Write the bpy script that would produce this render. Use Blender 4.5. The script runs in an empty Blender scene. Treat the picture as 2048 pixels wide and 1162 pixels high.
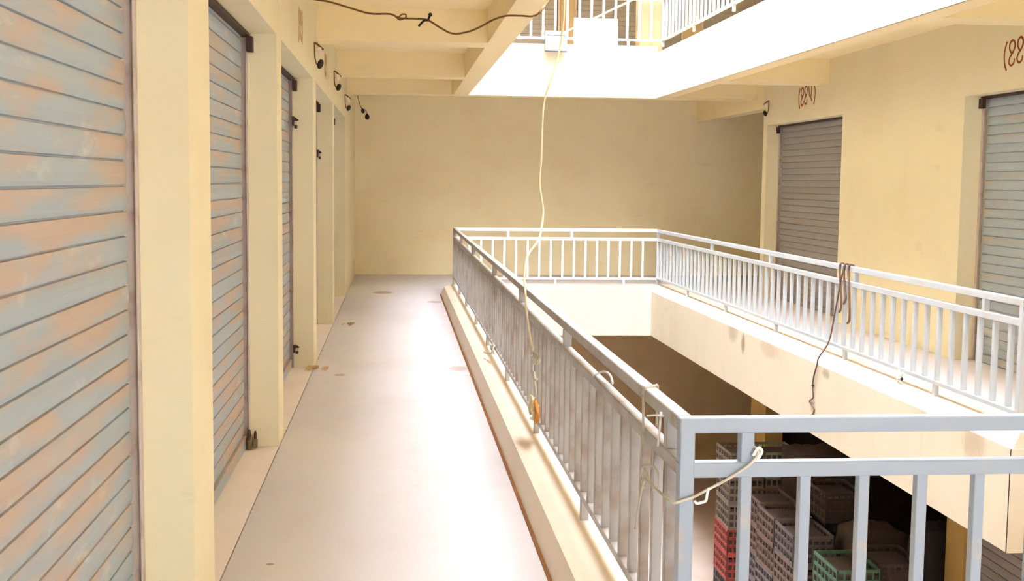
import bpy, bmesh, math, random
from mathutils import Vector, Matrix
random.seed(7)
S = bpy.context.scene
COL = S.collection

# ------------------------------------------------------------------ camera
F_PX, YAW, PITCH, ROLL = 2400.0, 0.0965, 0.0906, 0.0115
cd = bpy.data.cameras.new('camera'); cam = bpy.data.objects.new('camera', cd); COL.objects.link(cam)
cd.sensor_fit = 'HORIZONTAL'; cd.sensor_width = 36.0; cd.lens = F_PX / 2048 * 36.0
cd.clip_start = 0.05; cd.clip_end = 200
fwd = Vector((math.sin(YAW) * math.cos(PITCH), math.cos(YAW) * math.cos(PITCH), -math.sin(PITCH)))
rt = Vector((math.cos(YAW), -math.sin(YAW), 0)); up = rt.cross(fwd)
r2 = rt * math.cos(ROLL) + up * math.sin(ROLL); u2 = -rt * math.sin(ROLL) + up * math.cos(ROLL)
cam.matrix_world = Matrix(((r2.x, u2.x, -fwd.x, 0), (r2.y, u2.y, -fwd.y, 0), (r2.z, u2.z, -fwd.z, 1.6), (0, 0, 0, 1)))
S.camera = cam

# ------------------------------------------------------------------ light: a bright overcast sky
W = bpy.data.worlds.new('sky'); S.world = W; W.use_nodes = True
bg = W.node_tree.nodes['Background']
bg.inputs['Color'].default_value = (0.935, 0.975, 1.11, 1); bg.inputs['Strength'].default_value = 4.4
S.view_settings.view_transform = 'Standard'; S.view_settings.look = 'None'
S.view_settings.gamma = 1.0; S.view_settings.use_curve_mapping = False
S.view_settings.exposure = 2.55
S.cycles.diffuse_bounces = 6; S.cycles.max_bounces = 10

# ------------------------------------------------------------------ materials
def lin(c):
    return tuple(((v / 255) / 12.92 if v <= 10 else ((v / 255 + .055) / 1.055) ** 2.4) for v in c)

class NT:
    def __init__(s, name, rough=.8, spec=.3):
        s.m = bpy.data.materials.new(name); s.m.use_nodes = True
        s.t = s.m.node_tree; s.b = s.t.nodes['Principled BSDF']
        s.b.inputs['Roughness'].default_value = rough; s.b.inputs['Specular IOR Level'].default_value = spec
        s.pos = s.n('ShaderNodeNewGeometry').outputs['Position']
    def n(s, kind): return s.t.nodes.new(kind)
    def link(s, a, b):
        s.t.links.new(a, b)
    def setin(s, sock, v):
        if hasattr(v, 'is_linked') or isinstance(v, bpy.types.NodeSocket): s.link(v, sock)
        else: sock.default_value = v
    def math(s, op, a, b=0.0, clamp=False):
        q = s.n('ShaderNodeMath'); q.operation = op; q.use_clamp = clamp
        s.setin(q.inputs[0], a); s.setin(q.inputs[1], b); return q.outputs[0]
    def mapped(s, sc, loc=(0, 0, 0)):
        q = s.n('ShaderNodeMapping'); q.inputs['Scale'].default_value = sc; q.inputs['Location'].default_value = loc
        s.link(s.pos, q.inputs['Vector']); return q.outputs[0]
    def noise(s, sc=(1, 1, 1), scale=1.0, detail=4, rough=.55, loc=(0, 0, 0)):
        q = s.n('ShaderNodeTexNoise'); q.inputs['Scale'].default_value = scale
        q.inputs['Detail'].default_value = detail; q.inputs['Roughness'].default_value = rough
        s.link(s.mapped(sc, loc), q.inputs['Vector']); return q.outputs['Fac']
    def ramp(s, f, lo, hi):
        q = s.n('ShaderNodeMapRange'); q.interpolation_type = 'SMOOTHSTEP'
        s.link(f, q.inputs['Value']); q.inputs['From Min'].default_value = lo; q.inputs['From Max'].default_value = hi
        return q.outputs[0]
    def mix(s, f, a, b):
        q = s.n('ShaderNodeMix'); q.data_type = 'RGBA'
        s.setin(q.inputs[0], f)
        for k, v in ((6, a), (7, b)):
            if isinstance(v, tuple): q.inputs[k].default_value = (*v[:3], 1)
            else: s.link(v, q.inputs[k])
        return q.outputs[2]
    def color(s, c):
        if isinstance(c, tuple): s.b.inputs['Base Color'].default_value = (*c[:3], 1)
        else: s.link(c, s.b.inputs['Base Color'])
    def bump(s, f, strength=.2, dist=.01):
        q = s.n('ShaderNodeBump'); q.inputs['Strength'].default_value = strength; q.inputs['Distance'].default_value = dist
        s.link(f, q.inputs['Height']); s.link(q.outputs[0], s.b.inputs['Normal'])
    def xyz(s):
        q = s.n('ShaderNodeSeparateXYZ'); s.link(s.pos, q.inputs[0]); return q.outputs

def plaster(name, c, dirt, amount=.5, streaks=0.0, spots=()):
    t = NT(name, .85, .2)
    big = t.ramp(t.noise((1, 1, 1), 1.3, 5, .6), .42, .75)
    k = t.math('MULTIPLY', big, amount)
    col = t.mix(k, lin(c), lin(dirt))
    smudge = t.ramp(t.noise((.7, .7, 2.2), 2.6, 6, .65, (3, 1, 7)), .60, .74)
    col = t.mix(t.math('MULTIPLY', smudge, amount * .35), col, lin(tuple(v * .82 for v in dirt)))
    if streaks:
        st = t.ramp(t.noise((9, 9, .35), 1.0, 4, .6, (5, 2, 0)), .60, .80)
        col = t.mix(t.math('MULTIPLY', st, streaks), col, lin(tuple(v * .8 for v in dirt)))
    x, y, z = t.xyz()
    for (sy, sz, ry, rz, dark, tone) in spots:         # weather stains at fixed places on the side fascia
        dx = t.math('DIVIDE', t.math('SUBTRACT', y, sy), ry); dz = t.math('DIVIDE', t.math('SUBTRACT', z, sz), rz)
        d = t.math('ADD', t.math('ADD', t.math('MULTIPLY', dx, dx), t.math('MULTIPLY', dz, dz)), t.math('MULTIPLY', t.noise((1, 3, .6), 9, 4), 1.0))
        col = t.mix(t.math('MULTIPLY', t.ramp(d, 1.5, .5), dark), col, lin(tone))
    t.color(col); t.bump(t.noise((1, 1, 1), 40, 3), .12, .004)
    return t.m

def plain(name, c, rough=.5, spec=.4, metal=0.0, dirt=None, scale=12, lo=.5, hi=.75, amount=.6):
    t = NT(name, rough, spec); t.b.inputs['Metallic'].default_value = metal
    if dirt:
        f = t.math('MULTIPLY', t.ramp(t.noise((1, 1, 1), scale, 4), lo, hi), amount)
        t.color(t.mix(f, lin(c), lin(dirt)))
    else: t.color(lin(c))
    return t.m

M = {}
M['wall'] = plaster('cream_yellow_wall_paint', (238, 229, 196), (232, 218, 180), .5)
M['backwall'] = plaster('cream_back_wall_paint', (252, 242, 208), (244, 228, 190), .6)
M['fascia'] = plaster('off_white_fascia_paint', (230, 223, 206), (218, 206, 182), .5, .3,
    ((12.45, 3.47, .20, .20, .75, (150, 144, 136)), (12.1, 3.40, .05, .25, .7, (150, 140, 126)), (12.5, -.10, .10, .14, .8, (150, 124, 96)), (12.9, -.02, .25, .16, .55, (176, 156, 130)), (11.6, -.04, .4, .12, .45, (190, 170, 142)), (10.0, -.03, .12, .06, .6, (150, 130, 104)), (7.3, -.05, .2, .16, .6, (186, 168, 140))))
M['beam'] = plaster('cream_beam_paint', (250, 234, 190), (244, 224, 178), .4)
M['curb'] = plaster('curb_plaster', (236, 222, 204), (224, 204, 178), .5)
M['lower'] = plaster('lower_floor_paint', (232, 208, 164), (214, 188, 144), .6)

def floor_mat():
    t = NT('pale_pink_cement_floor', .75, .2)
    x, y, z = t.xyz()
    base = t.mix(t.ramp(t.noise((1, .5, 1), .9, 5, .6), .4, .7), lin((212, 207, 210)), lin((204, 197, 199)))
    base = t.mix(t.math('MULTIPLY', t.ramp(t.noise((1, 1, 1), 7, 5, .65), .5, .8), .3), base, lin((212, 188, 172)))
    # dried puddle stains with their own outlines
    for (cx, cy, rx, ry, dark) in ((-.19, 17.16, .15, .22, .8), (.50, 15.83, .10, .16, .55), (.53, 10.17, .10, .14, .5),
                                   (-.46, 9.85, .05, .07, .6), (-.52, 4.95, .018, .014, .9)):
        dx = t.math('DIVIDE', t.math('SUBTRACT', x, cx), rx); dy = t.math('DIVIDE', t.math('SUBTRACT', y, cy), ry)
        d = t.math('ADD', t.math('MULTIPLY', dx, dx), t.math('MULTIPLY', dy, dy))
        d = t.math('ADD', d, t.math('MULTIPLY', t.noise((1, 1, 1), 14, 2), .5))
        base = t.mix(t.math('MULTIPLY', t.ramp(d, 1.35, .75), dark), base, lin((160, 132, 112)))
    t.color(base); t.bump(t.noise((1, 1, 1), 25, 3), .05, .003)
    return t.m
M['floor'] = floor_mat()
M['threshold'] = plaster('threshold_cement', (238, 228, 221), (226, 210, 196), .5)
M['ground'] = plaster('ground_floor_cement', (216, 198, 184), (190, 170, 154), .6)
M['faint_paint'] = plain('faded_sign_paint', (200, 158, 110), .8, .2)
M['upper_shaded'] = plaster('shade_darkened_upper_paint', (184, 164, 132), (168, 146, 114), .4)  # colour darkened to stand for shade in the upper gallery
M['seam'] = plain('dirt_in_seam', (132, 88, 52), .9, .1, dirt=(168, 124, 86), scale=6)

def shutter_mat(name, grey, rust, lo, hi, light=None):
    t = NT(name, .5, .35)
    x, y, z = t.xyz()
    fr = t.math('FRACT', t.math('DIVIDE', t.math('SUBTRACT', z, .075), .083))
    slat = t.math('FLOOR', t.math('DIVIDE', t.math('SUBTRACT', z, .075), .083))
    cmb = t.n('ShaderNodeCombineXYZ'); t.link(t.math('ADD', x, y), cmb.inputs[0]); t.link(t.math('MULTIPLY', slat, .55), cmb.inputs[1]); t.link(t.math('MULTIPLY', fr, .45), cmb.inputs[2])
    nz = t.n('ShaderNodeTexNoise'); nz.inputs['Scale'].default_value = 1.5; nz.inputs['Detail'].default_value = 4; nz.inputs['Roughness'].default_value = .55
    t.link(cmb.outputs[0], nz.inputs['Vector']); band = nz.outputs['Fac']
    f = t.math('ADD', band, t.math('MULTIPLY', t.math('SUBTRACT', fr, .5), .16))
    k = t.ramp(f, lo, hi)
    col = t.mix(k, lin(grey), lin(rust))
    pale = t.ramp(t.noise((1.4, 1.4, 3.5), 2.4, 4, .6, (9, 4, 2)), .58, .72)
    col = t.mix(t.math('MULTIPLY', pale, .55), col, lin(light or (206, 204, 198)))
    t.color(col); t.bump(t.noise((1, 1, 1), 60, 2), .05, .002)
    return t.m
M['shutter'] = shutter_mat('rust_stained_grey_steel', (166, 180, 190), (192, 173, 160), .40, .66)
M['shutter2'] = shutter_mat('weathered_grey_steel', (166, 178, 186), (180, 170, 160), .50, .78, (180, 188, 190))
M['shutter_dark'] = shutter_mat('dull_dark_steel', (150, 146, 144), (158, 144, 132), .5, .8, (160, 156, 152))
M['rail_channel'] = plain('brown_grey_steel_channel', (204, 190, 182), .6, .3, dirt=(160, 136, 120), scale=9)
M['dark_steel'] = plain('dark_rusty_steel', (70, 52, 42), .6, .3, dirt=(104, 74, 52), scale=20)
M['paint'] = plain('pale_blue_grey_railing_paint', (152, 165, 180), .38, .5, dirt=(190, 172, 150), scale=7, lo=.55, hi=.78, amount=.7)
M['paint_shaded'] = plain('shaded_grey_brown_railing_paint', (170, 168, 166), .42, .45, dirt=(140, 116, 96), scale=5, lo=.42, hi=.72, amount=.75)  # warm bounce and shade put into the rail colour, with dirt patches
M['paint_light'] = plain('light_blue_grey_railing_paint', (192, 201, 211), .4, .5, dirt=(196, 182, 164), scale=6, lo=.5, hi=.75, amount=.6)
M['paint_up'] = plain('white_railing_paint', (226, 228, 230), .4, .5, dirt=(206, 186, 160), scale=7, lo=.58, hi=.8, amount=.5)
M['cable'] = plain('off_white_cable_sheath', (232, 216, 178), .5, .4)
M['cord'] = plain('dirty_white_cord', (204, 200, 188), .7, .2, dirt=(176, 152, 112), scale=30)
M['orange'] = plain('orange_brown_twine', (214, 150, 74), .8, .2, dirt=(160, 100, 48), scale=40)
M['brown_wire'] = plain('brown_wire_sheath', (116, 84, 36), .6, .3)
M['dark_wire'] = plain('dark_reddish_wire', (112, 88, 80), .6, .3)
M['tape'] = plain('black_insulating_tape', (52, 40, 28), .6, .3)
M['white'] = plain('white_plastic', (246, 246, 246), .4, .4)
M['sheet'] = plain('white_flex_sheet', (252, 252, 252), .5, .3)
M['lampframe'] = plain('light_grey_cast_metal', (104, 112, 122), .4, .5)
M['lens'] = plain('frosted_lamp_glass', (150, 160, 168), .15, .6)
M['brass'] = plain('tarnished_brass', (128, 108, 74), .5, .5, .3, dirt=(86, 70, 52), scale=40)
M['ceramic'] = plain('white_lamp_holder', (240, 226, 212), .4, .5)
M['red_paint'] = plain('red_brown_sign_paint', (150, 72, 34), .8, .2)
M['leaf'] = plain('dry_leaf', (196, 164, 122), .8, .2, dirt=(120, 84, 50), scale=60)
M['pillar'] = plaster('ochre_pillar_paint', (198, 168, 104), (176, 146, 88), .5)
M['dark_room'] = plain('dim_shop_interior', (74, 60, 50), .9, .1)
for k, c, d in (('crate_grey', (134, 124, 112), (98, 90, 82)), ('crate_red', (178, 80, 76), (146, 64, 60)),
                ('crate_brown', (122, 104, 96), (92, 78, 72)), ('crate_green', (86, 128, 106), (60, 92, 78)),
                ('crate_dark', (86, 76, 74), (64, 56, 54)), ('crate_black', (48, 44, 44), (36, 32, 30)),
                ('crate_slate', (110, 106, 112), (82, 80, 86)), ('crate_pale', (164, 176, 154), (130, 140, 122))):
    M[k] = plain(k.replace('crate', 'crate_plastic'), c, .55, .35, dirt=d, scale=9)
M['tarp'] = plain('dark_brown_tarpaulin', (78, 66, 56), .6, .3, dirt=(52, 44, 38), scale=5)
M['carton'] = plain('tan_carton', (176, 140, 96), .8, .2)

# ------------------------------------------------------------------ mesh helpers
class MB:
    def __init__(s): s.bm = bmesh.new()
    def box(s, x0, x1, y0, y1, z0, z1, bev=0.0):
        vs = [s.bm.verts.new((x, y, z)) for x in (x0, x1) for y in (y0, y1) for z in (z0, z1)]
        idx = ((0, 1, 3, 2), (4, 6, 7, 5), (0, 4, 5, 1), (2, 3, 7, 6), (0, 2, 6, 4), (1, 5, 7, 3))
        fs = [s.bm.faces.new([vs[i] for i in f]) for f in idx]
        if bev:
            es = list({e for f in fs for e in f.edges})
            bmesh.ops.bevel(s.bm, geom=es, offset=bev, segments=1, affect='EDGES')
        return s
    def prism(s, poly, axis, a, b):
        """poly: 2-D outline, extruded along axis ('x','y' or 'z') from a to b"""
        def P(u, v, w): return {'x': (w, u, v), 'y': (u, w, v), 'z': (u, v, w)}[axis]
        A = [s.bm.verts.new(P(u, v, a)) for u, v in poly]; B = [s.bm.verts.new(P(u, v, b)) for u, v in poly]
        n = len(poly)
        s.bm.faces.new(A); s.bm.faces.new(B[::-1])
        for i in range(n): s.bm.faces.new((A[i], B[i], B[(i + 1) % n], A[(i + 1) % n]))
        return s
    def tube(s, pts, r, seg=8, smooth=True, closed=False):
        pts = [Vector(p) for p in pts]
        if smooth and len(pts) > 2:
            q = []; n = len(pts)
            for i in range(n - 1):
                p0, p1, p2, p3 = pts[max(i - 1, 0)], pts[i], pts[i + 1], pts[min(i + 2, n - 1)]
                for k in range(5):
                    t = k / 5
                    q.append(.5 * ((2 * p1) + (p2 - p0) * t + (2 * p0 - 5 * p1 + 4 * p2 - p3) * t * t + (3 * p1 - p0 - 3 * p2 + p3) * t ** 3))
            pts = q + [pts[-1]]
        rings = []; nrm = None
        for i, p in enumerate(pts):
            d = (pts[min(i + 1, len(pts) - 1)] - pts[max(i - 1, 0)])
            d = d.normalized() if d.length > 1e-9 else Vector((0, 0, 1))
            if nrm is None:
                nrm = d.cross(Vector((0, 0, 1)) if abs(d.z) < .9 else Vector((1, 0, 0))).normalized()
            else:
                nrm = (nrm - d * nrm.dot(d)); nrm = nrm.normalized() if nrm.length > 1e-6 else d.orthogonal().normalized()
            b = d.cross(nrm); rr = r[i] if isinstance(r, list) else r
            rings.append([s.bm.verts.new(p + (nrm * math.cos(2 * math.pi * k / seg) + b * math.sin(2 * math.pi * k / seg)) * rr) for k in range(seg)])
        for a, b in zip(rings, rings[1:]):
            for k in range(seg):
                f = s.bm.faces.new((a[k], a[(k + 1) % seg], b[(k + 1) % seg], b[k])); f.smooth = True
        s.bm.faces.new(rings[0][::-1]); s.bm.faces.new(rings[-1])
        return s
    def lathe(s, base, axis, prof, seg=12):
        """prof: (distance along axis, radius) pairs"""
        axis = Vector(axis).normalized(); n = axis.orthogonal().normalized(); b = axis.cross(n); base = Vector(base)
        rings = [[s.bm.verts.new(base + axis * h + (n * math.cos(2 * math.pi * k / seg) + b * math.sin(2 * math.pi * k / seg)) * max(r, 1e-4)) for k in range(seg)] for h, r in prof]
        for p, q in zip(rings, rings[1:]):
            for k in range(seg):
                f = s.bm.faces.new((p[k], p[(k + 1) % seg], q[(k + 1) % seg], q[k])); f.smooth = True
        s.bm.faces.new(rings[0][::-1]); s.bm.faces.new(rings[-1])
        return s
    def obj(s, name, mat, parent=None, loc=None):
        bmesh.ops.recalc_face_normals(s.bm, faces=s.bm.faces)
        me = bpy.data.meshes.new(name); 
        if loc is not None:
            bmesh.ops.translate(s.bm, verts=s.bm.verts, vec=-Vector(loc))
        s.bm.to_mesh(me); s.bm.free()
        me.materials.append(M[mat] if isinstance(mat, str) else mat)
        o = bpy.data.objects.new(name, me); COL.objects.link(o)
        if loc is not None: o.location = loc
        if parent is not None:
            o.parent = parent
            o.matrix_parent_inverse = Matrix.Translation(-parent.location)
        return o

def tag(o, label, cat, group=None, kind=None):
    o['label'] = label; o['category'] = cat
    if group: o['group'] = group
    if kind: o['kind'] = kind
    return o
def thing(name, label, cat, loc, group=None):
    o = bpy.data.objects.new(name, None); o.empty_display_size = .1; COL.objects.link(o); o.location = loc
    return tag(o, label, cat, group)
def struct(name, mb, mat):
    o = mb.obj(name, mat); o['kind'] = 'structure'; return o

# ------------------------------------------------------------------ the building
FL = 3.44                       # storey height
XW, XSH = -0.70, -0.905         # left wall face, left shutter face
RW, RSH = 5.15, 5.355           # right wall face, right shutter face
YB = 20.5                       # end wall
VX0, VX1, VY0, VY1 = 1.0, 3.72, 3.47, 17.2   # the open well
YR = 6.83                       # near end of the right gallery
LINT = 2.44
LEFT_OPEN = [(1.15, 4.18), (4.64, 7.20), (7.50, 10.28), (10.66, 13.40), (13.72, 16.55)]
RIGHT_OPEN = [(7.75, 10.60), (13.62, 16.48)]

def gallery_wall(x, sgn, y0, y1, opens, z0, z1, lint, mb):
    """wall with its corridor face at x; sgn = +1 when it extends to +x"""
    a, b = (x, x + .21) if sgn > 0 else (x - .21, x)
    edges = [y0] + [v for o in opens for v in o] + [y1]
    for k in range(0, len(edges), 2): mb.box(a, b, edges[k], edges[k + 1], z0, z1)
    for p, q in opens: mb.box(a, b, p, q, z0 + lint, z1)
    c = (b, b + .1) if sgn > 0 else (a - .1, a)
    mb.box(*c, y0, y1, z0, z1)
    return mb

mb = gallery_wall(XW, -1, -2.5, YB, LEFT_OPEN, 0, 3.1, LINT, MB()); struct('wall_left', mb, 'wall')
mb = gallery_wall(RW, 1, -2.7, 16.65, RIGHT_OPEN, 0, 3.1, 2.42, MB()); struct('wall_right', mb, 'wall')
struct('wall_back', MB().box(-1.2, 8.2, YB, YB + .2, -.1, 3.3), 'backwall')
struct('wall_rear_unseen', MB().box(-1.2, .9, -2.7, -2.5, -.14, 3.1).box(3.3, 5.4, -2.7, -2.5, -.14, 3.1).box(.9, 3.3, -2.7, -2.5, -.14, .6).box(.9, 3.3, -2.7, -2.5, 1.6, 3.1), 'wall')  # unseen wall added behind camera; its opening is sized for fill light
struct('wall_side_passage', MB().box(8.0, 8.2, 16.4, YB, 0, 3.3).box(5.46, 8.2, 16.40, 16.6, 0, 3.1), 'backwall')

# floors
mb = MB()
mb.box(XW + .006, VX0, 3.2, 17.25, -.14, 0).box(XW + .006, 5.6, -2.5, 3.2, -.14, 0).box(VX0, VX1, 3.2, VY0, -.14, 0)
mb.box(XW + .006, 8.0, 17.25, YB, -.14, 0).box(VX1, 5.36, YR, 17.25, -.14, -.001)
struct('floor', mb, 'floor')
struct('floor_threshold', MB().box(-.92, XW, -2.5, YB, -.14, -.001).box(XW - .01, XW + .02, -2.5, YB, -.14, -.03), 'threshold')
struct('floor_ground', MB().box(-1.2, 9.2, -3, YB + .2, -FL - .2, -FL), 'ground')

# curbs round the well (raised plaster kerb that carries the railings)
mb = MB()
mb.prism([(.628, 0), (.672, .112), (1.0, .112), (1.0, 0)], 'y', 3.2, 16.9)
mb.prism([(.672, 16.9), (1.0, 16.9), (1.0, 17.32), (.80, 17.32)], 'z', 0, .112)
struct('curb_left', mb, 'curb')
struct('curb_back', MB().box(1.0, 3.98, VY1, 17.46, 0, .11), 'curb')
mb = MB().prism([(3.72, -.001), (3.72, .022), (3.765, .12), (4.0, .13), (4.0, 0)], 'y', YR, VY1)
mb.prism([(YR, -.001), (YR, .022), (YR + .045, .12), (YR + .26, .13), (YR + .26, 0)], 'x', 4.0, RW)
struct('curb_right', mb, 'curb')
struct('curb_front', MB().box(1.0, 5.15, 3.2, VY0, 0, .13), 'curb')
struct('trim_1', MB().box(.611, .628, 3.0, 16.9, -.002, .004), 'seam')

# edge beams of this floor and the one above
def edge_beams(z, top, yr):
    """z = floor level; top = outer fascia top above the floor"""
    mb = MB()
    mb.box(VX0 - .20, VX0, VY0 - .2, VY1, z - .624, z - .12)
    mb.box(VX0 - .002, VX0 + .012, VY0, VY1, z - .624, z + top)
    mb.box(VX0 - .2, VX1 + .2, VY1, VY1 + .28, z - .624, z - .12)
    mb.box(VX0 - .002, VX1, VY1 - .008, VY1 + .012, z - .624, z + top)
    mb.box(VX1, VX1 + .20, yr, VY1, z - .624, z - .12)
    mb.box(VX1 - .008, VX1 + .012, yr, VY1, z - .624, z + (.02 if top < .12 else top))
    mb.box(VX1, RW, yr, yr + .2, z - .624, z - .12)
    mb.box(VX1 - .008, RW, yr - .008, yr + .012, z - .624, z + (.02 if top < .12 else top))
    mb.box(VX0, RW, VY0 - .2, VY0, z - .624, z - .12)
    mb.box(VX0, RW, VY0 - .012, VY0 + .008, z - .624, z + top)
    return mb
struct('fascia_lower', edge_beams(0, .10, YR), 'fascia')
struct('fascia_upper', edge_beams(FL, .115, VY0), 'fascia')
# the edge beam's inner faces and the cross beams under the upper slab
mb = MB()
mb.box(VX0 - .202, VX0 + .01, 3.4, VY1, FL - .6245, 3.11)
mb.box(XW, VX0 - .2, 17.2, 17.5, FL - .624, 3.11)
mb.box(VX0 - .2, VX1 + .2, 17.205, 17.49, FL - .6245, 3.11)
for y0, y1 in ((.6, .95), (4.05, 4.4), (7.3, 7.65), (10.72, 11.12), (14.34, 14.66)): mb.box(XW, VX0 - .2, y0, y1, FL - .624, 3.11)
struct('beam_left', mb, 'beam')
mb = MB()
mb.box(VX1 + .011, VX1 + .202, VY0, VY1, FL - .6245, 3.11)
for y0, y1 in ((8.47, 8.82), (14.1, 14.55), (17.0, 17.5)): mb.box(VX1 + .2, RW + .05, y0, y1, FL - .624, 3.11)
mb.box(RW, RW + .22, 16.655, YB, 2.66, 3.11)
struct('beam_right', mb, 'beam')
# slab above
mb = MB()
mb.box(-1.2, VX0, -2.7, 17.25, 3.1, FL).box(VX0, 5.6, -2.7, VY0, 3.1, FL).box(-1.2, 8.2, 17.25, YB, 3.1, FL).box(VX1, 5.6, VY0, 17.25, 3.1, FL).box(5.36, 8.2, 16.4, 17.25, 3.1, FL)
struct('ceiling', mb, 'beam')

# storey above: end wall and side walls with shuttered openings, roof over the far and right galleries
UP_OPEN = [(.6, 2.76), (3.0, 4.9), (5.2, 7.7)]
mb = MB(); e = [-1.2] + [v for o in UP_OPEN for v in o] + [8.2]
for k in range(0, len(e), 2): mb.box(e[k], e[k + 1], YB, YB + .2, 3.3, 6.9)
for p, q in UP_OPEN: mb.box(p, q, YB, YB + .2, FL + 2.42, 6.9)
mb.box(-1.2, 8.2, YB + .2, YB + .3, 3.3, 6.9)
struct('wall_back_upper', mb, 'upper_shaded')
struct('wall_right_upper', gallery_wall(RW, 1, -2.7, 16.65, [], FL, FL + 3.1, 2.4, MB()), 'upper_shaded')
struct('wall_left_upper', gallery_wall(XW, -1, -2.7, YB, [], FL, FL + 3.1, 2.4, MB()), 'wall')
struct('wall_rear_upper_blocker', MB().box(-1.2, 5.4, -2.7, -2.5, FL, FL + 3.1), 'wall')  # unseen wall added to shut out level light from the rear
struct('column_upper', MB().box(3.50, 3.84, 17.40, 17.72, FL, 6.54, .01), 'upper_shaded')
struct('ceiling_upper', MB().box(5.36, 8.2, 16.4, 17.25, 6.54, 6.88).box(8.0, 8.2, 16.4, YB, FL, 6.54).box(5.46, 8.2, 16.4, 16.5, FL, 6.54).box(-1.2, 8.2, 17.25, YB, 6.54, 6.88).box(VX1, 5.6, VY0, 17.25, 6.54, 6.88).box(-1.2, VX0, -2.7, 17.25, 6.54, 6.88).box(VX0, 5.6, -2.7, VY0, 6.54, 6.88), 'beam')
struct('fascia_roof_blocker', edge_beams(2 * FL, 1.4, VY0).box(VX0, 5.6, VY0 - .25, VY0 - .02, 2 * FL, 11.9).box(VX0, VX1, VY1 + .02, VY1 + .2, 5.75, 6.3), 'fascia')  # unseen parapet, tall near wall and lowered far soffit added to block sky

# storey below: end wall, pillars, dim shops
mb = MB().box(-1.2, 8.2, YB, YB + .2, -FL, -.12).box(-.9, -.7, -2.5, YB, -FL, -.14)
struct('wall_back_lower', mb, 'lower')
struct('wall_rear_lower_blocker', MB().box(-1.2, 8.1, -2.9, -2.7, -FL, -.14).box(RW, RW + .2, -2.7, 6.9, -FL, -.14), 'lower')  # unseen walls added to keep stray light out of the ground floor
mb = MB()
for y0, y1 in ((16.15, 16.85), (13.3, 13.6), (10.22, 10.58), (6.9, 7.2)): mb.box(RW, RW + .25, y0, y1, -FL, -.14)
mb.box(RW, RW + .25, 7.2, 16.2, -.95, -.14)
struct('wall_right_lower', mb, 'pillar')
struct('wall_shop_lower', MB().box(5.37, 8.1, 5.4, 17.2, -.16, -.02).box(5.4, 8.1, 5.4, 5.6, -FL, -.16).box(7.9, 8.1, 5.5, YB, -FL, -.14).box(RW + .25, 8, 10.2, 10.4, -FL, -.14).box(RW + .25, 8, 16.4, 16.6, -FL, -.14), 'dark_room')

# ------------------------------------------------------------------ rolling shutters
PITCH_Z = .083
def curtain(mb, sgn, x, a, b, z0, z1, axis='y'):
    """slatted curtain facing sgn*x (or -y when axis is 'x'), from a to b"""
    prof = [];  n = int(round((z1 - z0) / PITCH_Z))
    for k in range(n):
        for t, bl in ((.0, -.004), (.05, -.004), (.075, .005), (.22, .0075), (.5, .009), (.78, .0075), (.975, .005)):
            prof.append((z0 + (k + t) * PITCH_Z, bl))
    cuts = [a + (b - a) * i / 4 for i in range(5)]
    rows = []
    for z, bl in prof:
        if axis == 'y': rows.append([mb.bm.verts.new((x + sgn * bl, c, z)) for c in cuts])
        else: rows.append([mb.bm.verts.new((c, x + sgn * bl, z)) for c in cuts])
    for p, q in zip(rows, rows[1:]):
        for i in range(4): mb.bm.faces.new((p[i], p[i + 1], q[i + 1], q[i]))
    # back skin gives the curtain its thickness
    d = x - sgn * .006
    if axis == 'y': mb.box(min(d, d - sgn * .004), max(d, d - sgn * .004), a, b, z0, z1)
    else: mb.box(a, b, min(d, d - sgn * .004), max(d, d - sgn * .004), z0, z1)
    return mb

def shutter(label, sgn, x, a, b, z, mat, group, lint=LINT, bracket=True, axis='y', channel='rail_channel'):
    loc = (x, (a + b) / 2, z) if axis == 'y' else ((a + b) / 2, x, z)
    t = thing('rolling_shutter', label, 'rolling shutter', loc, group)
    def B(u0, u1, c0, c1, z0, z1, mb=None):
        mb = mb or MB(); lo, hi = sorted((x + sgn * u0, x + sgn * u1))
        return mb.box(lo, hi, c0, c1, z0, z1, .002) if axis == 'y' else mb.box(c0, c1, lo, hi, z0, z1, .002)
    curtain(MB(), sgn, x, a + .052, b - .052, z + .075, z + .075 + PITCH_Z * 29, axis).obj('slat_curtain', mat, t)
    B(-.008, .022, a + .052, b - .052, z + .006, z + .074).obj('bottom_bar', mat, t)
    for c0, c1 in ((a + .002, a + .042), (b - .042, b - .002)):
        mb = B(.030, .038, c0, c1, z + .001, z + lint - .03)
        B(-.012, .030, c0 if c0 < (a + b) / 2 else c1 - .006, c0 + .006 if c0 < (a + b) / 2 else c1, z + .001, z + lint - .03, mb)
        mb.obj('guide_channel', channel, t)
    B(-.012, .055, a + .002, b - .002, z + lint - .022, z + lint - .002).obj('header_plate', 'dark_steel', t)
    if bracket:
        far = b if axis == 'y' else a
        c0, c1 = (far - .075, far - .004) if axis == 'y' else (far + .004, far + .075)
        B(.0385, .075, c0, c1, z + lint - .11, z + lint - .023).obj('bracket', 'dark_steel', t)
    return t

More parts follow.
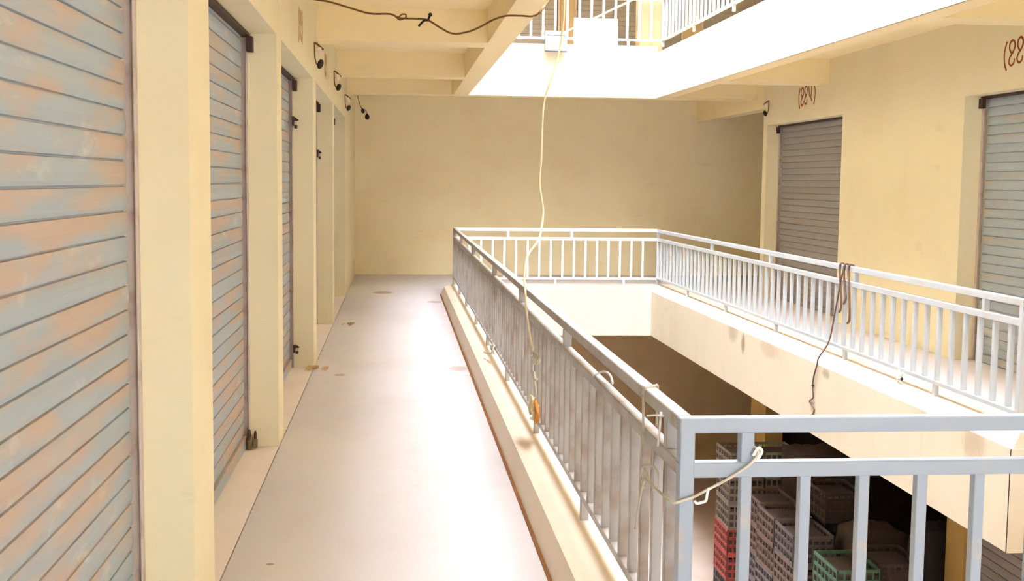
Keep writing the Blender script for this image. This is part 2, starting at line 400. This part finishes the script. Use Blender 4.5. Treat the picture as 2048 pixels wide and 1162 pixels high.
GL, GR = 'rolling shutters of the left gallery', 'rolling shutters of the right gallery'
shl = ['rust-streaked blue-grey rolling shutter filling the left edge, nearest on the left wall',
       'grey rust-stained rolling shutter in second opening from camera on the left wall',
       'narrow sliver of grey shutter with side bolts, third on the left wall',
       'dark thin sliver of shutter in fourth opening on the left wall',
       'barely visible shutter in farthest opening of the left wall, beside the end wall']
SHL = [shutter(shl[i], 1, XSH, a, b, 0, 'shutter', GL) for i, (a, b) in enumerate(LEFT_OPEN)]
SR1 = shutter('blue-grey weathered rolling shutter at right edge of photo, on the right wall', -1, RSH, *RIGHT_OPEN[0], 0, 'shutter2', GR, 2.42)
SR2 = shutter('brown-grey rolling shutter under small red number, farther one on the right wall', -1, RSH, *RIGHT_OPEN[1], 0, 'shutter_dark', GR, 2.42)
GU = 'shutters of the storey above'
shutter('brown-grey shutter on the upper storey behind the floodlight and railing', -1, YB + .08, *UP_OPEN[0], FL, 'shutter_dark', GU, 2.42, False, 'x')
shutter('dark shutter on the upper storey behind the white sheet', -1, YB + .08, *UP_OPEN[1], FL, 'shutter_dark', GU, 2.42, False, 'x')
shutter('grey shutter on the upper storey seen through the right upper railing', -1, YB + .08, *UP_OPEN[2], FL, 'shutter_dark', GU, 2.42, False, 'x')
shutter('dull grey shutter on the ground floor below the right gallery', -1, RW + .12, 7.2, 10.22, -FL, 'shutter_dark', None, 2.42, False)

# ------------------------------------------------------------------ railings
T = .044
def railing(name, label, group, axis, c, a, b, z, picks, stubs, feet, mat='paint', ztop=.932, zmid=.802, zbot=.236, posts=(), base=.112, pk=.032):
    """axis: direction of the run ('y' at x=c, or 'x' at y=c); c is the centre line"""
    loc = (c, (a + b) / 2, z) if axis == 'y' else ((a + b) / 2, c, z)
    t = thing(name, label, 'railing', loc, group)
    def B(p, q, w, z0, z1, bev=.003):
        return MB().box(c - w / 2, c + w / 2, p, q, z + z0, z + z1, bev) if axis == 'y' else MB().box(p, q, c - w / 2, c + w / 2, z + z0, z + z1, bev)
    B(a, b, T, ztop - T, ztop).obj('top_rail', mat, t)
    B(a, b, T * .96, zmid - T, zmid).obj('middle_rail', mat, t)
    B(a, b, T * .9, zbot - .03, zbot).obj('bottom_rail', mat, t)
    for p in posts: B(p - T / 2, p + T / 2, T * 1.02, base, ztop - .001).obj('post', mat, t)
    for p in stubs: B(p - .02, p + .02, T * .9, zmid - .002, ztop - T + .002).obj('spacer', mat, t)
    for p in feet: B(p - .018, p + .018, .036, base - .004, zbot - .028).obj('foot', mat, t)
    proto = None
    for p in picks:
        if proto is None:
            proto = B(p - pk / 2, p + pk / 2, pk, zbot - .003, zmid - T + .003, .002).obj('picket', mat, t); p0 = p
        else:
            o = proto.copy(); COL.objects.link(o)
            o.location = proto.location + (Vector((0, p - p0, 0)) if axis == 'y' else Vector((p - p0, 0, 0)))
    return t
def steps(a, b, d):
    out = []
    while a <= b: out.append(a); a += d
    return out
XL = .831
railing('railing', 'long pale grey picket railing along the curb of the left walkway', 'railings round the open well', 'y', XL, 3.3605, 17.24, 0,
        steps(3.52, 17.1, .1832), (3.52, 5.76, 7.9, 10.15, 12.95, 15.45), (5.15, 6.98, 8.86, 10.8, 12.4, 14.2, 15.7), posts=(17.22,), mat='paint_shaded')
railing('railing', 'short front picket railing with the square corner post, nearest to camera', 'railings round the open well', 'x', 3.337, .808, 5.1, 0,
        steps(1.008, 5.0, .1762), (1.008, 2.9, 4.6), (1.6, 3.2, 4.6), posts=(.831, 5.08), base=.13)
railing('railing', 'white far picket railing crossing in front of the end wall', 'railings round the open well', 'x', 17.22, .8545, 3.777, 0,
        steps(1.043, 3.7, .1688), (1.6, 2.524), (1.3, 2.293, 3.3), posts=(), base=.11, zbot=.22, mat='paint_up')
railing('railing', 'pale grey picket railing sloping down to the right along the right gallery', 'railings round the open well', 'y', 3.80, 6.9, 17.24, 0,
        steps(7.06, 17.1, .1985), (7.40, 9.62, 11.9, 14.2), (8.07, 9.8, 11.67, 13.53, 15.37), posts=(6.92, 17.2), base=.125, ztop=.925, zmid=.80, mat='paint_light')
railing('railing', 'short pale grey picket railing turning the corner at the near end of right gallery', 'railings round the open well', 'x', 6.95, 3.825, 5.12, 0,
        steps(4.0, 5.05, .18), (4.5,), (4.2, 4.95), base=.125, ztop=.925, zmid=.80, mat='paint_light')
railing('railing', 'white picket railing of the upper storey above the far fascia', 'railings of the upper storey', 'x', 17.22, .8545, 3.777, FL,
        steps(1.027, 3.7, .1735), (1.55, 2.4, 3.3), (1.3, 2.3, 3.3), mat='paint_up', posts=(), base=.11, zbot=.215)
railing('railing', 'white picket railing of the upper storey above the right fascia', 'railings of the upper storey', 'y', 3.80, 6.9, 17.24, FL,
        steps(7.06, 17.1, .1985), (7.4, 9.62, 11.9, 14.2), (8.07, 9.8, 11.67, 13.53, 15.37), posts=(6.92, 17.2), base=.11, zbot=.215)

# ------------------------------------------------------------------ floodlight, sheet, pipe on the upper railing
fl = thing('floodlight', 'square white floodlight hung on the upper far railing beside a dangling cable', 'floodlight', (2.232, 17.1, 3.43))
tilt = Matrix.Translation((2.232, 17.05, 3.575)) @ Matrix.Rotation(math.radians(-12), 4, 'X') @ Matrix.Rotation(math.radians(1), 4, 'Y')
def tilted(mb): bmesh.ops.transform(mb.bm, matrix=tilt, verts=mb.bm.verts); return mb
mb = MB()
for x0, x1, z0, z1 in ((-.155, -.125, -.145, .145), (.125, .155, -.145, .145), (-.125, .125, .085, .145), (-.125, .125, -.145, -.118)): mb.box(x0, x1, -.03, .03, z0, z1)
mb.box(-.125, .125, .0, .03, -.118, .085)
tilted(mb).obj('lamp_frame', 'lampframe', fl)
tilted(MB().box(-.124, .124, -.016, -.001, -.117, .084)).obj('lamp_lens', 'lens', fl)
mb = MB()
for k in range(6): mb.box(-.11 + k * .04, -.098 + k * .04, .03, .06, -.1, .1)
tilted(mb).obj('heat_sink', 'lampframe', fl)
MB().tube([(2.08, 17.05, 3.585), (2.06, 17.06, 3.60), (2.06, 17.17, 3.70), (2.40, 17.17, 3.70), (2.40, 17.06, 3.60), (2.385, 17.05, 3.585)], .008, 6, False).obj('mounting_bracket', 'lampframe', fl)

mb = MB(); n = 10
rows = [[mb.bm.verts.new((2.52 + .64 * i / n, 17.285 + .006 * math.sin(i * 1.7 + k), 3.556 + .385 * k / 4)) for i in range(n + 1)] for k in range(5)]
back = [[mb.bm.verts.new(v.co + Vector((0, .004, 0))) for v in r] for r in rows]
for R in (rows, back):
    for p, q in zip(R, R[1:]):
        for i in range(n): mb.bm.faces.new((p[i], p[i + 1], q[i + 1], q[i]))
tag(mb.obj('sheet', 'sheet'), 'white rectangular sheet propped behind the upper far railing', 'sheet')
tag(MB().tube([(2.79, 17.62, 3.95), (3.47, 17.38, 4.27)], .014, 8, False).tube([(2.2, 17.83, 3.672), (2.79, 17.62, 3.95)], .014, 8, False).obj('pipe', 'white'),
    'thin white pipe leaning diagonally behind the upper far railing', 'pipe')

# ------------------------------------------------------------------ cables and cords
def kpt(p, k): return (p[0] * k, p[1] * k, 1.6 + (p[2] - 1.6) * k)
cab = [(1.05, 7.55, 3.66), (1.04, 7.5, 3.4), (1.035, 7.5, 3.0), (1.03, 7.5, 2.722), (1.03, 7.52, 2.6), (1.015, 7.55, 2.433), (.955, 7.5, 2.232), (.913, 7.5, 2.092), (.903, 7.5, 1.922), (.899, 7.5, 1.736), (.892, 7.5, 1.58), (.916, 7.5, 1.424),
       kpt((.908, 7.5, 1.314), .99), kpt((.887, 7.5, 1.229), .97), kpt((.825, 7.5, 1.14), .95), kpt((.804, 7.5, 1.03), .94), kpt((.812, 7.5, .887), .93), kpt((.823, 7.5, .76), .93), kpt((.848, 7.5, .601), .92), kpt((.864, 7.5, .543), .915)]
cc = thing('hanging_cable', 'long cream cable dangling from above and knotted to the left railing', 'cable', (.80, 6.7, .3))
MB().tube(cab, .0068, 8).obj('cable_length', 'cable', cc)
q = random.Random(3)
def tangle(c, rx, ry, rz, n, r, mat, name, parent, seed):
    q = random.Random(seed); mb = MB()
    for k in range(n):
        ph = q.uniform(0, 6.28); pts = []
        ax, az = q.uniform(.5, 1), q.uniform(.5, 1)
        for i in range(9):
            a = ph + i / 8 * q.uniform(4.2, 6.0)
            pts.append((c[0] + rx * math.sin(a * 1.3 + k), c[1] + ry * ax * math.cos(a), c[2] + rz * az * math.sin(a)))
        mb.tube(pts, r, 6)
    return mb.obj(name, mat, parent)
tangle((.785, 6.70, .600), .012, .15, .035, 3, .008, 'cord', 'upper_knot', cc, 4)
MB().tube([(.79, 6.80, .58), (.785, 6.82, .52), (.785, 6.72, .47), (.79, 6.66, .40), (.79, 6.72, .36)], .007, 6).tube([(.785, 6.60, .50), (.785, 6.68, .485), (.785, 6.76, .515)], .008, 6).obj('loose_tail', 'cord', cc)
tangle((.785, 6.74, .300), .014, .17, .085, 4, .009, 'cable', 'lower_knot', cc, 9)
tangle((.788, 6.64, .310), .008, .09, .075, 4, .008, 'orange', 'orange_twine', cc, 12)['label'] = 'orange twine wound into the knot'

sw = thing('sagging_wire', 'brown wire sagging across the ceiling bay at the top left', 'wire', (.2, 8.9, 2.75))
sag = [(-.70, 8.9, 2.92), (-.625, 8.9, 2.896), (-.482, 8.9, 2.875), (-.339, 8.9, 2.836), (-.195, 8.9, 2.80), (-.051, 8.9, 2.80), (.021, 8.9, 2.773), (.13, 8.9, 2.772), (.221, 8.9, 2.764), (.312, 8.9, 2.712), (.403, 8.9, 2.671), (.513, 8.9, 2.685), (.604, 8.9, 2.723), (.695, 8.88, 2.772), (.787, 8.85, 2.80), (.897, 8.80, 2.797), (.985, 8.80, 2.797), (1.05, 8.82, 2.845), (1.11, 8.9, 2.93), (1.2, 9.0, 3.1), (1.25, 9.1, 3.5)]
sag = [(x, y, z) if x < .7 else kpt((x, y, z), .975) for x, y, z in sag]
MB().tube(sag, .007, 8).obj('wire_length', 'brown_wire', sw)
MB().tube([(.155, 8.885, 2.715), (.195, 8.885, 2.757), (.224, 8.885, 2.764), (.238, 8.885, 2.80)], .009, 6).lathe((.238, 8.885, 2.79), (.2, 0, 1), [(0, .01), (.012, .016), (.024, .008)], 8).obj('taped_joint', 'tape', sw)
MB().tube([(.005, 8.885, 2.765), (.032, 8.88, 2.795), (.061, 8.88, 2.797), (.061, 8.885, 2.775), (.021, 8.89, 2.760), (-.01, 8.89, 2.78)], .006, 6).obj('twisted_splice', 'brown_wire', sw)

wc = thing('white_cord', 'white cord tied from front railing spacer round the corner post', 'cord', (.85, 3.30, .7))
ya = 3.302
MB().tube([(1.032, 3.34, .842), (1.034, 3.30, .838), (1.025, ya, .815), (1.003, ya, .793), (.965, ya, .768), (.93, ya, .748), (.89, ya, .728), (.85, ya, .707), (.818, ya, .697), (.792, 3.30, .690), (.782, 3.36, .690), (.782, 3.5, .680), (.784, 3.66, .672)], .0042, 8).obj('cord_length', 'cord', wc)
MB().tube([(.893, ya, .733), (.886, 3.295, .715), (.882, 3.292, .698), (.872, ya, .690), (.858, ya, .688), (.853, ya + .004, .694)], .004, 8).obj('cord_end', 'white', wc)
MB().tube([(1.02, 3.306, .824), (1.034, 3.30, .848), (1.046, 3.306, .836), (1.034, 3.303, .818), (1.024, 3.306, .838)], .0045, 8).obj('knot', 'white', wc)
mb = MB()
mb.tube([(.782, 3.66, .665), (.780, 3.69, .63), (.778, 3.71, .59), (.776, 3.74, .53), (.776, 3.76, .48)], .004, 6)
mb.tube([(.784, 3.68, .70), (.782, 3.60, .69), (.782, 3.53, .67), (.784, 3.47, .70), (.786, 3.50, .735), (.786, 3.60, .73), (.785, 3.70, .70), (.781, 3.71, .66), (.781, 3.66, .64)], .0035, 6)
mb.obj('tied_end', 'cord', wc)
rw = thing('wire_wrap', 'grey wire looped over the top rail just behind the corner post', 'wire', (.82, 3.8, .93))
mb = MB()
for dy, rr in ((0, .0026), (.018, .0026)):
    y = 3.80 + dy
    mb.tube([(.858, y + .04, .80), (.859, y + .04, .925), (.850, y + .03, .937), (.815, y, .937), (.804, y, .930), (.803, y - .005, .87), (.802, y - .015, .80), (.803, y - .02, .755)], rr, 6)
mb.obj('wire_loop', 'cord', rw)
MB().tube([(.800, 3.72, .86), (.797, 3.60, .885), (.796, 3.52, .90), (.797, 3.49, .905)], .0035, 6).tube([(.798, 3.52, .91), (.797, 3.53, .86), (.798, 3.55, .80)], .004, 6).obj('loose_end', 'white', rw)
tag(MB().tube([(.812, 4.86, .800), (.822, 4.83, .815), (.835, 4.763, .835), (.842, 4.69, .842), (.845, 4.63, .835), (.846, 4.60, .815)], .0048, 8).obj('cable_scrap', 'white'),
    'curled white scrap of cable hooked over the middle rail of left railing', 'cable scrap')
rb = thing('rope_scrap', 'frayed cream rope tied round the bottom rail of left railing', 'rope', (.80, 9.8, .15))
tangle((.795, 9.82, .215), .014, .12, .040, 3, .007, 'cord', 'rope_knot', rb, 21)
MB().tube([(.795, 9.80, .20), (.78, 9.86, .175), (.76, 9.95, .160), (.74, 10.05, .158)], .007, 6).obj('rope_tail', 'cord', rb)

dw = thing('dark_wire', 'dark wire hanging from the right railing down across the lower fascia', 'wire', (3.74, 10.0, .2))
MB().tube([(3.80, 9.80, .935), (3.775, 9.79, .94), (3.765, 9.80, .90), (3.765, 9.86, .797), (3.76, 9.95, .531), (3.755, 10.06, .25), (3.70, 10.15, .09), (3.70, 10.19, .02), (3.70, 10.264, -.107), (3.70, 10.28, -.2), (3.70, 10.259, -.286), (3.70, 10.345, -.339), (3.70, 10.223, -.383), (3.70, 10.26, -.438)], .007, 8).obj('wire_length', 'dark_wire', dw)
mb = MB()
for y, z1 in ((9.90, .52), (9.80, .60), (9.70, .45)):
    mb.tube([(3.815, y, .93), (3.775, y, .935), (3.768, y + .01, .88), (3.766, y - .03, .74), (3.766, y - .06, z1 + .05), (3.766, y - .02, z1)], .010, 6)
mb.obj('wire_bundle', 'dark_wire', dw)
MB().lathe((3.70, 10.275, -.19), (0, 0, 1), [(0, .006), (.01, .016), (.02, .006)], 8).obj('knot', 'tape', dw)
ps = thing('plastic_scrap', 'torn white plastic strip tied to bottom rail of the right railing', 'plastic scrap', (3.77, 8.62, .14))
mb = MB()
for pts in ([(3.77, 8.72, .20), (3.768, 8.66, .165), (3.77, 8.60, .135), (3.775, 8.57, .128)], [(3.77, 8.55, .21), (3.768, 8.58, .18), (3.768, 8.62, .15), (3.775, 8.63, .128)], [(3.768, 8.62, .225), (3.766, 8.61, .19), (3.768, 8.56, .16)]):
    mb.tube(pts, .010, 5)
mb.obj('strip', 'white', ps)
MB().lathe((3.766, 8.56, .15), (0, 0, 1), [(0, .004), (.012, .013), (.026, .005)], 8).obj('knot', 'tape', ps)

# ------------------------------------------------------------------ lamp holders under the beams
def holder(label, x, y, z, sx, s=1.0):
    t = thing('lamp_holder', label, 'lamp holder', (x, y, z), 'bare lamp holders on wires')
    MB().tube([(x, y, z + .16 * s), (x + sx * .004, y, z + .04 * s), (x + sx * .02, y, z - .02 * s), (x + sx * .05, y, z - .03 * s)], .006, 6).obj('drop_wire', 'brown_wire', t)
    MB().tube([(x, y, z + .16 * s), (x + sx * .03 * s, y, z + .14 * s), (x + sx * .075 * s, y, z + .10 * s)], .009, 6).obj('arm', 'brown_wire', t)
    MB().lathe((x + sx * .03 * s, y, z + .12 * s), (sx * .3, 0, -1), [(0, .012), (.01, .028), (.05, .028), (.07, .02)], 10).obj('ceramic_base', 'ceramic', t)
    MB().lathe((x + sx * .055, y, z + .0), (sx * -.35, 0, -1), [(-.02, .012), (0, .024), (.03, .026), (.05, .018), (.06, .006)], 10).obj('socket', 'tape', t)
    return t
holder('lamp holder on wire by the third pier of the left wall', XW + .012, 10.3, 2.58, 1)
holder('lamp holder on wire by the fourth pier of the left wall', XW + .012, 13.5, 2.63, 1)
holder('lamp holder on wire by the last pier of the left wall', XW + .012, 16.3, 2.57, 1)
holder('lamp holder on wire at the far corner of the right wall', RW - .012, 16.40, 2.60, -1)
fx = thing('cable_clump', 'two dark cable ends dangling on the end wall beside the last left pier', 'cable', (-.5, 17.6, 2.55))
mb = MB().lathe((-.49, 17.52, 2.60), (.3, 0, -1), [(-.03, .006), (0, .022), (.03, .026), (.05, .01)], 8).lathe((-.425, 17.52, 2.52), (.1, 0, -1), [(-.03, .008), (0, .03), (.035, .034), (.06, .012)], 8)
mb.obj('cable_end', 'tape', fx)
MB().tube([(-.56, 17.5, 2.80), (-.53, 17.52, 2.68), (-.49, 17.52, 2.61), (-.45, 17.52, 2.60), (-.425, 17.52, 2.54)], .006, 6).obj('drop_wire', 'brown_wire', fx)

# ------------------------------------------------------------------ locks and bolts of the shutters
def padlock(label, loc, tilt_=0.0, s=1.0):
    t = thing('padlock', label, 'padlock', loc, 'padlocks at the foot of the second pier')
    x, y, z = loc
    mb = MB().box(-.012, .012, -.028 * s, .028 * s, -.05 * s, 0, .004)
    mt = Matrix.Translation(loc) @ Matrix.Rotation(tilt_, 4, 'X')
    bmesh.ops.transform(mb.bm, matrix=mt, verts=mb.bm.verts); mb.obj('lock_body', 'brass', t)
    mb = MB().tube([(0, -.018 * s, 0), (0, -.018 * s, .022 * s), (0, 0, .038 * s), (0, .018 * s, .022 * s), (0, .018 * s, 0)], .005 * s, 8)
    bmesh.ops.transform(mb.bm, matrix=mt, verts=mb.bm.verts); mb.obj('shackle', 'dark_steel', t)
    return t
padlock('old brass padlock against the second shutter, left one of the pair', (-.862, 7.10, .075), .35, 1.3)
padlock('old brass padlock against the second pier, right one of the pair', (-.835, 7.165, .055), -.2, 1.1)
def bolt(label, y, z, s=1.0):
    t = thing('shutter_bolt', label, 'bolt', (-.86, y, z), 'sliding bolts on the left shutters')
    MB().box(-.866, -.852, y - .10, y - .045, z - .03 * s, z + .05 * s, .003).obj('bolt_plate', 'dark_steel', t)
    MB().lathe((-.840, y - .09, z), (0, 1, 0), [(0, .006), (0.002, .012), (.075, .012), (.08, .008)], 10).obj('bolt_rod', 'rail_channel', t)
    MB().prism([(-.852, z + .05 * s), (-.815, z + .02 * s), (-.852, z)], 'y', y - .044, y - .03).obj('hasp', 'dark_steel', t)
    MB().box(-.852, -.828, y - .044, y - .02, z - .05 * s, z - .02 * s, .004).obj('lock_body', 'dark_steel', t)
    return t
bolt('upper sliding bolt on the third left shutter, near head height', 10.28, 2.07)
bolt('lower sliding bolt on the third left shutter, near the floor', 10.28, .16, .8)
bolt('sliding bolt on the fourth left shutter', 13.40, 1.87)
tag(MB().box(-.864, -.846, 4.648, 4.69, .19, .23, .004).box(-.864, -.852, 4.65, 4.68, .23, .25, .002).obj('latch', 'dark_steel'), 'small dark latch at the far side of the first pier, near the floor', 'latch')

# ------------------------------------------------------------------ painted shop numbers, as the photo shows them
def stroke_sign(label, wx, sgn, y0, z0, size, strokes, w, group='painted shop numbers', mat='red_paint'):
    """strokes in a local frame: u to the right as seen, v up"""
    mb = MB()
    for st in strokes:
        pts = [Vector(p) for p in st]
        q = []; n = len(pts)
        for i in range(n - 1):
            p0, p1, p2, p3 = pts[max(i - 1, 0)], pts[i], pts[i + 1], pts[min(i + 2, n - 1)]
            for k in range(4):
                t = k / 4
                q.append(.5 * ((2 * p1) + (p2 - p0) * t + (2 * p0 - 5 * p1 + 4 * p2 - p3) * t * t + (3 * p1 - p0 - 3 * p2 + p3) * t ** 3))
        q.append(pts[-1]); prev = None
        for i, p in enumerate(q):
            d = (q[min(i + 1, len(q) - 1)] - q[max(i - 1, 0)]).normalized(); nn = Vector((-d.y, d.x)) * w / 2
            ring = []
            for off in (nn, -nn):
                for dep in (0, .002):
                    u, v = p + off
                    yy = y0 - u * size if sgn > 0 else y0 + u * size
                    ring.append(mb.bm.verts.new((wx - sgn * (.0005 + dep), yy, z0 + v * size)))
            if prev:
                for a, b in ((0, 1), (1, 3), (3, 2), (2, 0)): mb.bm.faces.new((prev[a], prev[b], ring[b], ring[a]))
            prev = ring
    return tag(mb.obj('painted_number', mat), label, 'painted number', group)
def two(u, v=0):      # open figure with a closed upper loop, as it reads in the photo
    return [(u + .22, v + .28), (u + .20, v + .12), (u + .10, v + .03), (u + .01, v + .14), (u + .03, v + .34), (u + .14, v + .52), (u + .22, v + .72), (u + .20, v + .92), (u + .11, v + 1.0), (u + .02, v + .90), (u + .01, v + .70), (u + .06, v + .56), (u + .12, v + .48)]
par = [(.07, 1.02), (.0, .72), (-.02, .45), (.01, .15), (.09, -.12)]
rpar = lambda u: [(u, 1.08), (u + .07, .8), (u + .09, .5), (u + .06, .2), (u - .01, -.02)]
four = lambda u: [(u, 1.02), (u + .04, .75), (u + .10, .48), (u + .18, .42), (u + .24, .62), (u + .24, 1.0)]
tail = lambda u: [(u + .17, .42), (u + .24, .30), (u + .32, .18)]
wide = lambda st, u: [(u + p[0] * 1.9, p[1]) for p in st]
stroke_sign('complete red-brown bracketed number painted over the farther right shutter', RW, 1, 15.17, 2.60, .23,
            [[(p[0] * 2, p[1]) for p in par], wide(two(0), .32), wide(two(0, .04), .90), wide(four(0), 1.55), wide(tail(0), 1.55), wide(rpar(0), 2.42)], .10)
stroke_sign('large red-brown bracketed number cut off by the right edge of photo', RW, 1, 9.905, 2.61, .215,
            [[(p[0] * 2, p[1]) for p in par], wide(two(0, .02), .34), wide(two(0, .08), .96), wide(four(0), 1.62), wide(tail(0), 1.62), wide(rpar(0), 2.5)], .085)
for y, zz, lab in ((9.35, 2.60, 'faint red-brown number painted above the third left shutter'), (12.45, 2.60, 'faint red-brown number painted above the fourth left shutter')):
    stroke_sign(lab, XW, -1, y - .55, zz, .22, [[(p[0] * 1.1, p[1]) for p in par], [(p[0] * 1.3, p[1]) for p in two(.25)], [(p[0] * 1.3, p[1]) for p in two(.7)], rpar(1.6)], .06, mat='faint_paint')

# ------------------------------------------------------------------ dry litter on the floor
def litter(label, cx, cy, n, seed, spread):
    q = random.Random(seed); t = thing('dry_leaf', label, 'dry leaf', (cx, cy, 0), 'dry leaves on the walkway')
    for k in range(n):
        mb = MB(); a = q.uniform(0, 6.28); L = q.uniform(.06, .11); w = L * .22; ox, oy = q.uniform(-spread, spread), q.uniform(-spread * .6, spread * .6)
        prof = [(0, 0), (.25, .8), (.5, 1), (.75, .75), (1, 0)]
        up_, dn = [], []
        for u, h in prof:
            zc = .006 + .03 * (u - .4) ** 2 * 2
            up_.append(mb.bm.verts.new((cx + ox + math.cos(a) * L * (u - .5) - math.sin(a) * w * h, cy + oy + math.sin(a) * L * (u - .5) + math.cos(a) * w * h, zc + .022 * h)))
            dn.append(mb.bm.verts.new((cx + ox + math.cos(a) * L * (u - .5) + math.sin(a) * w * h, cy + oy + math.sin(a) * L * (u - .5) - math.cos(a) * w * h, zc)))
        for i in range(4): mb.bm.faces.new((up_[i], up_[i + 1], dn[i + 1], dn[i]))
        bmesh.ops.remove_doubles(mb.bm, verts=mb.bm.verts, dist=.0005)
        o = mb.obj('blade', 'leaf', t); sm = o.modifiers.new('thick', 'SOLIDIFY'); sm.thickness = .003
    return t
litter('curled dry leaf lying alone on the floor beyond the fourth pier', -.535, 13.27, 3, 5, .05)
litter('crumpled dry leaf scraps at the foot of the third left pier', -.67, 10.12, 5, 8, .075)

# ------------------------------------------------------------------ goods stored on the ground floor
def crate_mesh(w, d, h, rows=3, cols=6):
    """open lattice crate: base at z=0, centred"""
    mb = MB(); tk = .012
    def side(u0, u1, fixed, along):
        def Bx(a, b, z0, z1, t=tk):
            lo, hi = sorted((fixed, fixed - math.copysign(t, fixed)))
            if along == 'x': mb.box(a, b, lo, hi, z0, z1)
            else: mb.box(lo, hi, a, b, z0, z1)
        for k in range(rows + 1):
            z = k * (h - .03) / rows; Bx(u0, u1, z, z + .03)
        for k in range(cols + 1):
            u = u0 + (u1 - u0 - .018) * k / cols; Bx(u, u + .018, .03, h - .03, tk * .8)
    side(-w / 2, w / 2, -d / 2, 'x'); side(-w / 2, w / 2, d / 2, 'x')
    side(-d / 2, d / 2, -w / 2, 'y'); side(-d / 2, d / 2, w / 2, 'y')
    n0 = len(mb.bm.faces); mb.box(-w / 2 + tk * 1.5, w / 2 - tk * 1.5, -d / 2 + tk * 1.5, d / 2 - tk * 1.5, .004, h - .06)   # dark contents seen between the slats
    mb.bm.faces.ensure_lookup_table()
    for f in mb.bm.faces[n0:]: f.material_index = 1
    me = bpy.data.meshes.new('crate'); bmesh.ops.recalc_face_normals(mb.bm, faces=mb.bm.faces); mb.bm.to_mesh(me); mb.bm.free(); return me
CW, CD, CH = .42, .60, .31
crate_base = crate_mesh(CW, CD, CH)
meshes = {}
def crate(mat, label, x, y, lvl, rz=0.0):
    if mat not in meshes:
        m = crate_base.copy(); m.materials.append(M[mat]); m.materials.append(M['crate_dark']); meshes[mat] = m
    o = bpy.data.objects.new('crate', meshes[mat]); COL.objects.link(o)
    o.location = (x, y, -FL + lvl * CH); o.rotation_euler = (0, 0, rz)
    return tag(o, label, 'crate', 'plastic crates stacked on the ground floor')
ordn = ['lowest', 'second from bottom', 'third from bottom', 'fourth from bottom', 'fifth from bottom', 'sixth from bottom']
names = {'crate_grey': 'grey', 'crate_red': 'red', 'crate_brown': 'brown', 'crate_green': 'green', 'crate_dark': 'dark', 'crate_black': 'black', 'crate_slate': 'slate-grey', 'crate_pale': 'pale green'}
stacks = [
    (4.16, 13.98, ['crate_dark', 'crate_red', 'crate_red', 'crate_grey', 'crate_grey', 'crate_grey'], 'in stack farthest from camera, beside the lit floor'),
    (4.60, 14.00, ['crate_dark', 'crate_dark', 'crate_brown', 'crate_grey', 'crate_grey', 'crate_pale'], 'in second stack, behind the red crates'),
    (4.20, 12.95, ['crate_slate', 'crate_slate', 'crate_slate', 'crate_brown', 'crate_brown'], 'in first of the brown-topped stacks after the red crates'),
    (4.16, 12.30, ['crate_slate', 'crate_slate', 'crate_slate', 'crate_brown', 'crate_brown'], 'in second of the brown-topped stacks after the red crates'),
    (4.16, 11.65, ['crate_slate', 'crate_dark', 'crate_slate', 'crate_brown', 'crate_slate'], 'in slate-topped stack beside the green crates'),
    (4.64, 12.10, ['crate_black', 'crate_dark', 'crate_dark', 'crate_dark', 'crate_black', 'crate_dark'], 'in dark stack behind the brown lattice crates'),
    (4.20, 10.60, ['crate_green', 'crate_green', 'crate_green', 'crate_green', 'crate_green'], 'in the green stack nearest to camera'),
    (4.68, 10.75, ['crate_black', 'crate_black', 'crate_dark', 'crate_black', 'crate_dark'], 'in the dark stack right of the green crates'),
]
for x, y, mats, where in stacks:
    for k, m in enumerate(mats):
        crate(m, '%s lattice crate %s, %s' % (names[m], where, 'topmost' if k == len(mats) - 1 else ordn[k]), x + random.uniform(-.008, .008), y + random.uniform(-.012, .012), k, random.uniform(-.02, .02))
def bundle(label, x0, x1, y0, y1, z0, z1, mat, seed):
    q = random.Random(seed); bm = bmesh.new()
    bmesh.ops.create_cube(bm, size=1.0); bmesh.ops.subdivide_edges(bm, edges=bm.edges, cuts=5, use_grid_fill=True)
    for v in bm.verts:
        c = v.co; rr = max(abs(c.x), abs(c.y)); k = 1 - .14 * max(0, c.z + .1)
        v.co = Vector(((x0 + x1) / 2 + c.x * (x1 - x0) * k + q.uniform(-.02, .02), (y0 + y1) / 2 + c.y * (y1 - y0) * k + q.uniform(-.02, .02), z0 + (c.z + .5) * (z1 - z0) * (1 - .08 * rr) + (q.uniform(-.02, .02) if c.z > -.49 else 0)))
    for f in bm.faces: f.smooth = True
    mb = MB(); mb.bm.free(); mb.bm = bm
    return tag(mb.obj('covered_bundle', mat), label, 'bundle', 'covered goods on the ground floor')
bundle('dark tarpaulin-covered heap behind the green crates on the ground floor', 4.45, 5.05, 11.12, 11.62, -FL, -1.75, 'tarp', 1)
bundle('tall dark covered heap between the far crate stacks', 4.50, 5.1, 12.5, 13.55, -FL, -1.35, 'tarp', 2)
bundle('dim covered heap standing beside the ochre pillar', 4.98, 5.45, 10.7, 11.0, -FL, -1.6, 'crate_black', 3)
